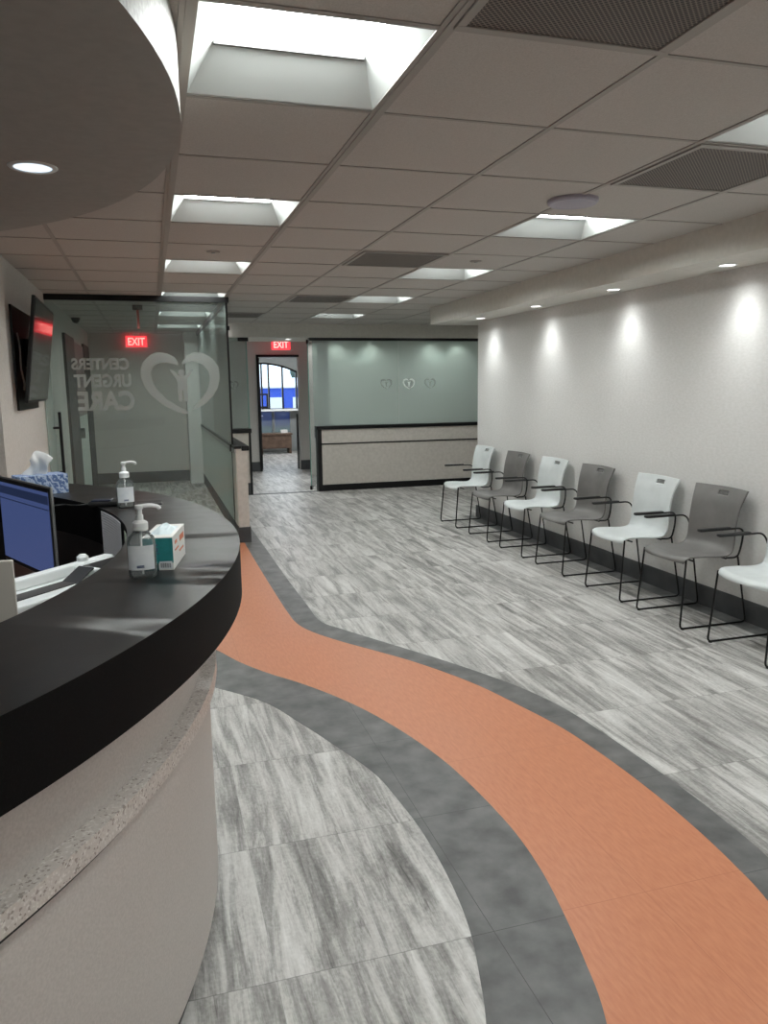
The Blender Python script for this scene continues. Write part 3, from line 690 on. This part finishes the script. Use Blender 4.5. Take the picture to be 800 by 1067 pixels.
# ------------------------------------------------------------------ curved reception desk
dk = thing('reception_desk', 'curved two-tier reception desk with black speckled top, pale ledge and grey laminate front', 'reception desk', (OX, OY, 0))
A0, A1 = -95, 100
def cring(r0, r1, z0, z1, n=180): return MB().ring(OX, OY, r0, r1, z0, z1, A0, A1, n)
mb = cring(1.742, 2.055, .915, 1.05)
eds = [e for e in mb.bm.edges if all(abs(v.co.z-1.05) < 1e-4 for v in e.verts) and all(abs((v.co.xy-Vector((OX, OY))).length-2.055) < 1e-3 for v in e.verts)]
bmesh.ops.bevel(mb.bm, geom=eds, offset=.006, segments=3, affect='EDGES', profile=.5)
o = mb.build('countertop', [M['counter'], M['edge']], dk, True)
for p in o.data.polygons: p.material_index = 1 if abs(p.normal.z) < .3 else 0
cring(1.89, 1.935, .70, .915).build('upper_panel', M['lam'], dk, True)
mb = cring(1.89, 1.974, .675, .715)
eds = [e for e in mb.bm.edges if all(abs((v.co.xy-Vector((OX, OY))).length-1.974) < 1e-3 for v in e.verts) and abs(e.verts[0].co.z-e.verts[1].co.z) < 1e-5]
bmesh.ops.bevel(mb.bm, geom=eds, offset=.008, segments=3, affect='EDGES', profile=.5)
mb.build('ledge', M['terr'], dk, True)
cring(1.89, 1.953, .652, .675).build('painted_shadow_line', M['black'], dk, True)  # solid black ring painted in as the shade line under the ledge
cring(1.89, 1.95, .065, .652).build('lower_panel', M['lam'], dk, True)
cring(1.89, 1.927, 0, .065).build('toe_kick', M['black'], dk, True)
MB().ring(OX, OY, 1.835, 1.89, .75, .915, A0, 12, 120).build('inner_panel', M['blackp'], dk, True)
MB().ring(OX, OY, 1.742, 1.762, .75, .915, 12, A1, 120).build('inner_panel', M['blackp'], dk, True)
dw = noisy('dark_brown_desk', rgb(52, 36, 30), rgb(70, 48, 40), 9, .4, stretch=(1, 6, 1))
cring(1.0, 1.835, .72, .75).build('work_surface', dw, dk, True)
cring(1.02, 1.05, 0, .72).build('modesty_panel', dw, dk, True)

# ------------------------------------------------------------------ things on the desk
TOP = 1.05
M['clear'] = glass_mat('clear_plastic', (.93, .95, .96, 1), .05, .12, 1.4)
M['pump'] = mat('white_pump_plastic', rgb(232, 233, 232), .35)
M['lblw'] = noisy('bottle_label', rgb(212, 216, 220), rgb(226, 229, 231), 30, .5)
M['lblb'] = mat('blue_print', rgb(70, 84, 120), .5)
def make_bottle(label, loc, rz, scale=1.0, height=1.0):
    t = thing('sanitizer_bottle', label, 'sanitizer bottle', loc, rz, 'clear pump bottles of hand sanitizer')
    s = scale; h = height
    MB().lathe([(0, 0), (.026*s, 0), (.030*s, .004), (.031*s, .02), (.031*s, .082*h), (.028*s, .095*h), (.018*s, .106*h), (.013*s, .110*h), (.013*s, .116*h)], n=36, sy=.72).build('bottle', M['clear'], t, True, local=True)
    MB().lathe([(.015*s, .110*h), (.017*s, .112*h), (.017*s, .128*h), (.013*s, .132*h), (.008*s, .134*h), (.008*s, .146*h), (0, .146*h)], n=28).build('collar', M['pump'], t, True, local=True)
    mb = MB().lathe([(0, .146*h), (.006*s, .146*h), (.006*s, .158*h), (.009*s, .160*h), (.009*s, .168*h), (0, .170*h)], n=20)
    mb.tube([(0, 0, .165*h), (.025*s, 0, .167*h), (.04*s, 0, .163*h), (.044*s, 0, .157*h)], .0045*s, .008, n=8)
    mb.build('pump', M['pump'], t, True, local=True)
    MB().tube([(0, 0, .11*h), (0, 0, .008)], .0025*s, n=6).build('dip_tube', M['pump'], t, True, local=True)
    b = MB(); vs = []; fs = []                               # label: curved sheet round the front
    for i in range(15):
        a = math.radians(-160+i*9)
        for z in (.022*h, .078*h): vs.append((.0316*s*math.cos(a), .0316*s*.72*math.sin(a)-.0003, z))
    for i in range(14): fs.append((2*i, 2*i+2, 2*i+3, 2*i+1))
    b.faces(vs, fs).build('bottle_label', M['lblw'], t, True, local=True)
    b = MB()
    for i, z in enumerate((.028, .031)): b.box(-.012*s, -.0245*s, z*h, .004*s, -.0232*s, (z+.002)*h)
    b.build('label_print', M['lblb'], t, local=True)
    return t
make_bottle('clear pump sanitizer bottle in front of the teal glove box', (-.038, 1.79, TOP), 0, 1.0, .985)
make_bottle('clear pump sanitizer bottle farther back, beside the black device', (-.105, 2.905, TOP), .3, 1.0, .985)

def orient(o, rz): o.rotation_euler = (0, 0, rz)
gb = thing('glove_box', 'open teal and white cardboard glove box beside the nearer sanitizer bottle', 'glove box', (-.003, 1.846, TOP), -.19)
M['teal'] = noisy('teal_card', rgb(34, 124, 126), rgb(44, 138, 140), 40, .5)
M['wcard'] = mat('white_card', rgb(222, 222, 218), .55)
w, d, h = .068, .18, .079
MB().box(-w/2, 0, 0, w/2, d, h, .0015).build('box', M['wcard'], gb, local=True)
MB().box(-w/2, -.0012, .018, w/2, 0, h-.002).box(-w/2-.001, 0, .018, -w/2, d, h-.002).build('teal_face', M['teal'], gb, local=True)
mb = MB().box(-w/2, -.0012, 0, .0, 0, .018); mb.build('dark_stripe', mat('dark_teal', rgb(24, 70, 74), .5), gb, local=True)
MB().box(0.002, -.0018, .004, w/2-.003, -.0012, .022).build('barcode_patch', M['lblw'], gb, local=True)
mb = MB()
for i in range(14): mb.box(.005+i*.0017, -.0024, .007, .005+i*.0017+(.0005 if i % 3 else .0010), -.0018, .018)
mb.build('barcode', M['blackp'], gb, local=True)
mb = MB().box(-w/2, .0, h-.001, w/2, d, h+.0004); mb.build('lid', M['wcard'], gb, local=True)
mb = MB(); vs = []; fs = []
n = 18
for i in range(n+1):
    for j in range(n+1):
        x = -.025+.05*i/n; y = .03+.12*j/n; r = ((x/.025)**2+((y-.09)/.06)**2)
        vs.append((x, y, h+.0006+max(0, 1-r)*(.012+.010*noise.noise(Vector((x*90, y*60, 1))))))
for i in range(n):
    for j in range(n): fs.append((i*(n+1)+j, (i+1)*(n+1)+j, (i+1)*(n+1)+j+1, i*(n+1)+j+1))
mb.faces(vs, fs).build('glove', mat('pale_blue_glove', rgb(206, 220, 224), .5), gb, True, local=True)
mb = MB()
M['orng'] = mat('orange_print', rgb(214, 120, 84), .5)
for y0, y1, z0, z1 in ((.03, .06, .056, .064), (.03, .08, .04, .044), (.10, .16, .05, .064), (.09, .15, .026, .031)): mb.box(w/2, y0, z0, w/2+.0006, y1, z1)
mb.build('side_print', M['orng'], gb, local=True)
mb = MB()
put_text(mb, 'G', (-.012, -.0014, .045), (1, 0, 0), (0, 0, 1), .012, .018, .001, .0002); mb.box(-.016, -.0018, .04, .004, -.0013, .042); mb.build('front_print', M['lblb'], gb, local=True)

tsb = thing('tissue_box', 'blue patterned tissue box with a white tissue standing up, at the desk end', 'tissue box', (-.455, 3.45, TOP), .42)
def tissue_pat():
    m = mat('blue_swirl_card', rough=.6); g = N(m, 'ShaderNodeNewGeometry')
    t = N(m, 'ShaderNodeTexWave'); t.wave_type = 'RINGS'; t.inputs['Scale'].default_value = 9; t.inputs['Distortion'].default_value = 9; t.inputs['Detail'].default_value = 3; t.inputs['Detail Scale'].default_value = 2
    mp = N(m, 'ShaderNodeMapping'); mp.inputs['Scale'].default_value = (3, 3, 3); L(m, g.outputs['Position'], mp.inputs[0]); L(m, mp.outputs[0], t.inputs['Vector'])
    L(m, ramp(m, t.outputs['Fac'], [(.15, rgb(84, 110, 160)), (.5, rgb(134, 156, 196)), (.85, rgb(190, 204, 224))]), PB(m).inputs['Base Color']); return m
MB().box(-.095, -.055, 0, .095, .055, .08, .002).build('carton', tissue_pat(), tsb, local=True)
mb = MB(); vs = []; fs = []; n = 16
for i in range(n+1):
    u = i/n-.5
    for j in range(n+1):
        v = j/n; wd = .05+.05*v*(1-.55*v*v)
        x = u*2*wd*.62-.02+.03*v+.012*math.sin(v*5+u*3); y = .018*math.sin(u*9+v*2)*(1-.3*v)+.012*math.cos(v*4); z = .078+.100*v*(1-.35*abs(u*2)**1.5)
        vs.append((x, y, z))
for i in range(n):
    for j in range(n): fs.append((i*(n+1)+j, (i+1)*(n+1)+j, (i+1)*(n+1)+j+1, i*(n+1)+j+1))
o = mb.faces(vs, fs).build('tissue', mat('white_tissue', rgb(236, 236, 234), .9), tsb, True, local=True)
sm = o.modifiers.new('thick', 'SOLIDIFY'); sm.thickness = .0012

ph = thing('card_reader', 'low black handheld device on the counter behind the sanitizer bottles', 'device', (-.165, 2.99, TOP), -.15)
MB().box(-.07, -.035, 0, .045, .035, .018, .006).build('body', M['blackp'], ph, local=True)
MB().box(-.06, -.028, .018, .01, .028, .024, .003).build('top_pad', mat('dark_blue_grey', rgb(48, 52, 66), .3), ph, local=True)
mb = MB().tube([(-.07, 0, .008), (-.12, -.02, .006), (-.16, .02, .006), (-.2, .0, .006)], .003, .03); mb.build('cord', M['blackp'], ph, True, local=True)
mt = tag(MB().box(-.07, 2.93, TOP, .02, 3.02, TOP+.006, .003).build('black_coaster', M['blackp']), 'small flat black pad on the counter right of the device', 'pad')

WS = .75
mo = thing('monitor', 'computer monitor with blue screen and pale bezel edge at the left photo edge', 'monitor', (-.46, 3.0, WS))
c = Vector((-.455, 2.66, 1.02)); hx = Vector((.455, -.89, 0)).normalized(); nz = Vector((0, 0, 1)); fwd = Vector((-.89, -.455, 0)).normalized()
# local frame: the right end of the screen is the nearer one
pr, plf = Vector((-.339, 2.783, 1.15)), Vector((-.568, 3.246, 1.15))
hx = (pr-plf).normalized(); fwd = Vector((hx.y, -hx.x, 0)); 
c = pr-hx*.27+Vector((0, 0, -.165))
if fwd.dot(-c+Vector((0, 0, 1.02))) < 0: fwd = -fwd
MB().obox(c-fwd*.005, hx, fwd, nz, .54, .010, .33, .003).build('housing', M['chrome'], mo)
MB().obox(c-fwd*.025-hx*.03, hx, fwd, nz, .40, .032, .22, .01).build('rear_shell', M['blackp'], mo)
MB().obox(c+fwd*.001, hx, fwd, nz, .528, .004, .318).build('bezel', M['blackp'], mo)
def screen_mat():
    m = mat('blue_screen', rgb(20, 24, 40), .25, emis=(.05, .08, .2, 1), es=1.0); g = N(m, 'ShaderNodeNewGeometry'); s = N(m, 'ShaderNodeSeparateXYZ'); L(m, g.outputs['Position'], s.inputs[0])
    L(m, ramp(m, s.outputs[2], [(.0, rgb(54, 66, 104)), (1, rgb(54, 66, 104))]), PB(m).inputs['Emission Color']); return m
MB().obox(c+fwd*.0035, hx, fwd, nz, .51, .002, .29).build('screen', screen_mat(), mo)
mb = MB().obox(c+fwd*.0048+nz*.118, hx, fwd, nz, .51, .001, .03).obox(c+fwd*.0048+nz*.085, hx, fwd, nz, .51, .001, .004)
mb.build('title_bar', mat('navy_bar', rgb(26, 32, 58), .3, emis=(.01, .016, .04, 1), es=1), mo)
MB().obox(c-fwd*.05-nz*.14, hx, fwd, nz, .06, .03, .26, .004).build('stand', M['blackp'], mo)
MB().obox(Vector((c.x, c.y, WS+.006))-fwd*.04, hx, fwd, nz, .22, .16, .012, .004).build('foot', M['blackp'], mo)

# printer in the well of the desk
pu, pv = Vector((.655, .755, 0)), Vector((-.755, .655, 0))
pc = pu*1.605+pv*1.757
pn_ = thing('desktop_printer', 'white desktop printer with dark paper tray below the counter edge', 'printer', (pc.x, pc.y, WS), math.atan2(.755, .655))
MB().box(-.28, -.086, 0, .262, .086, .165, .006).build('body', M['white'], pn_, local=True)
MB().box(-.28, .05, .165, .262, .086, .197, .006).build('rear_lid', M['white'], pn_, local=True)
MB().box(.09, -.086, .165, .262, .05, .192, .006).build('scanner_lid', M['white'], pn_, local=True)
MB().box(.11, -.05, .1915, .235, .03, .1935).build('lid_inset', M['blackp'], pn_, local=True)
MB().box(-.2, -.035, .165, .03, .02, .1675).build('paper_tray', mat('dark_tray', rgb(44, 42, 42), .4), pn_, local=True)
MB().obox((.05, -.01, .18), (.9, 0, .43), (0, 1, 0), (-.43, 0, .9), .08, .06, .006, .002).build('tray_flap', M['blackp'], pn_, local=True)
vs_m = mat('grey_slot', rgb(150, 150, 150), .6)
for i in range(12): MB().box(-.15+i*.014, -.0868, .06, -.144+i*.014, -.0858, .145).build('vent_slot', vs_m, pn_, local=True)
MB().lathe([(0, 0), (.018, 0), (.018, .012), (.01, .02), (0, .021)], (.15, .07, .197), 20).build('knob', M['white'], pn_, True, local=True)

def doc_mat():
    m = mat('printed_page', rgb(216, 216, 216), .7); g = N(m, 'ShaderNodeNewGeometry'); s = N(m, 'ShaderNodeSeparateXYZ'); L(m, g.outputs['Position'], s.inputs[0])
    a = N(m, 'ShaderNodeMath', operation='MODULO'); L(m, s.outputs[2], a.inputs[0]); a.inputs[1].default_value = .009
    b = N(m, 'ShaderNodeMath', operation='LESS_THAN'); L(m, a.outputs[0], b.inputs[0]); b.inputs[1].default_value = .0035
    t = N(m, 'ShaderNodeTexNoise'); t.inputs['Scale'].default_value = 130; L(m, g.outputs['Position'], t.inputs['Vector'])
    d = N(m, 'ShaderNodeMath', operation='GREATER_THAN'); L(m, t.outputs[0], d.inputs[0]); d.inputs[1].default_value = .45
    e = N(m, 'ShaderNodeMath', operation='MULTIPLY'); L(m, b.outputs[0], e.inputs[0]); L(m, d.outputs[0], e.inputs[1])
    L(m, ramp(m, e.outputs[0], [(0, rgb(218, 218, 218)), (1, rgb(150, 150, 152))]), PB(m).inputs['Base Color']); return m
def cyl_sheet(r, a0, a1, z0, z1, th=.0015, n=10):
    mb = MB(); mb.ring(OX, OY, r-th, r, z0, z1, a0, a1, n); return mb
tag(cyl_sheet(1.738, 9.4, 19.4, .83, 1.043).build('printed_notice', doc_mat()), 'white printed notice hanging inside the curved desk behind the printer', 'paper')
tag(cyl_sheet(1.741, 4.4, 7.0, .965, 1.03).build('sticky_note', mat('pale_green_paper', rgb(196, 208, 186), .7)), 'small pale green sticker on the black inside face of the desk', 'note')
dv = thing('desk_divider', 'pale beige upright panel at the left photo edge, in front of the printer', 'panel', (-.46, 1.9, WS))
MB().box(-.6, 1.892, WS, -.322, 1.905, 1.09, .003).build('panel', mat('pale_beige_plastic', rgb(206, 200, 190), .5), dv)
MB().box(-.56, 1.86, WS, -.36, 1.94, WS+.012, .003).build('foot', M['white'], dv)

# ------------------------------------------------------------------ chairs
def shell_mesh():
    prof = crom([(.004, .398), (.012, .416), (.05, .430), (.15, .430), (.26, .423), (.335, .427), (.378, .446), (.397, .487), (.402, .56), (.410, .64), (.426, .72), (.449, .785), (.462, .818)], 132)
    wd = crom([(0, .176), (.02, .196), (.06, .206), (.16, .210), (.26, .212), (.33, .214), (.40, .214), (.52, .214), (.64, .213), (.76, .213), (.88, .219), (1, .234)], 132)
    nu = 60; b = bmesh.new(); grid = []
    Ln = [0]
    for i in range(1, len(prof)): Ln.append(Ln[-1]+(prof[i]-prof[i-1]).length)
    tot = Ln[-1]
    def wat(s):
        s *= 1.0
        xs = [w.x for w in wd]
        for i in range(1, len(xs)):
            if xs[i] >= s: f = (s-xs[i-1])/max(xs[i]-xs[i-1], 1e-9); return wd[i-1].y+f*(wd[i].y-wd[i-1].y)
        return wd[-1].y
    for i, p in enumerate(prof):
        s = Ln[i]/tot; hw = wat(s); back = min(max((s-.36)/.16, 0), 1); row = []
        for j in range(nu+1):
            u = -1+2*j/nu
            x = p.x+(.035*u*u)*max(0, 1-s/.14)              # rounded front edge
            x -= back*(.040*u*u-.010)                        # back wraps round the sitter
            z = p.y-(.012*(1-u*u))*(1-back)*min(s/.1, 1)     # dished seat
            if s > .97: z -= .012*abs(u)**6*0
            row.append(b.verts.new((x, u*hw, z)))
        grid.append(row)
    for i in range(len(prof)-1):
        for j in range(nu):
            cs = [grid[i][j], grid[i+1][j], grid[i+1][j+1], grid[i][j+1]]
            c = sum((v.co for v in cs), Vector())/4
            yy, zz = abs(c.y)/.048, abs(c.z-.778)/.0145
            if c.x > .36 and yy**4+zz**4 < 1: continue       # hand slot
            b.faces.new(cs)
    for v in [v for v in b.verts if not v.link_faces]: b.verts.remove(v)
    return b
def make_chair(loc, label, plastic):
    t = thing('stacking_chair', label, 'chair', loc, 0, 'chairs lined up along the right wall')
    mb = MB(); mb.bm.free(); mb.bm = shell_mesh()
    o = mb.build('seat_shell', plastic, t, True, local=True)
    md = o.modifiers.new('thick', 'SOLIDIFY'); md.thickness = .009; md.offset = -1
    # lip round the hand slot
    pts = []
    for k in range(28):
        a = 2*PI*k/28; ca, sa = math.cos(a), math.sin(a)
        yy = .049*math.copysign(abs(ca)**.5, ca); zz = .778+.0155*math.copysign(abs(sa)**.5, sa)
        pts.append((.4455+(zz-.778)*.36-.04*(yy/.216)**2+.010, yy, zz))
    MB().tube(pts, .0042, n=6, closed=True).build('hand_slot_rim', M['slot'], t, True, local=True)
    r = .0058
    for s in (-1, 1):
        y = s*.218
        # legs and floor rail in one bent wire, then the arm wire
        MB().tube([(.034, s*.203, .424), (.0, y, r), (.476, y, r), (.40, s*.208, .42)], r, .03, 10).build('leg_frame', M['black'], t, True, local=True)
        ya = s*.258
        MB().tube([(.33, s*.19, .412), (.392, s*.216, .415), (.405, s*.228, .50), (.388, ya, .606), (.095, ya, .604)], r, .06, 10).build('arm_frame', M['black'], t, True, local=True)
        mb = MB().box(.065, ya-.017, .601, .285, ya+.017, .620, .008); mb.build('armrest', M['blackp'], t, True, local=True)
        MB().lathe([(0, 0), (.011, 0), (.011, .006), (0, .006)], (.02, y, 0), 12).build('glide', M['blackp'], t, local=True)
    for u in (.10, .33): MB().tube([(u, -.19, .408), (u, .19, .408)], r, n=8).build('under_seat_bar', M['black'], t, True, local=True)
    return t
M['slot'] = mat('slot_rim_grey', rgb(120, 124, 124), .5)
ys = [7.585, 6.80, 6.085, 5.395, 4.625, 3.995, 3.315]
cl = ['white plastic chair at the far end of the wall row', 'grey plastic chair between the two farthest white chairs', 'white plastic chair, second white one counting from the back wall',
      'grey plastic chair in the middle of the row', 'white plastic chair, second white one from the camera, between two grey chairs', 'grey plastic chair nearest the camera, large dark back in full view',
      'white plastic chair cut off by the right photo edge, nearest of the row']
XC = 2.965
ch0 = None
for i, (y, lb) in enumerate(zip(ys, cl)):
    if ch0 is None: ch0 = make_chair((XC, y, 0), lb, M['chw'])
    else: dup(ch0, (XC, y, 0), lb, swap={'seat_shell': M['chg'], 'hand_slot_rim': M['chg']} if i % 2 else None)
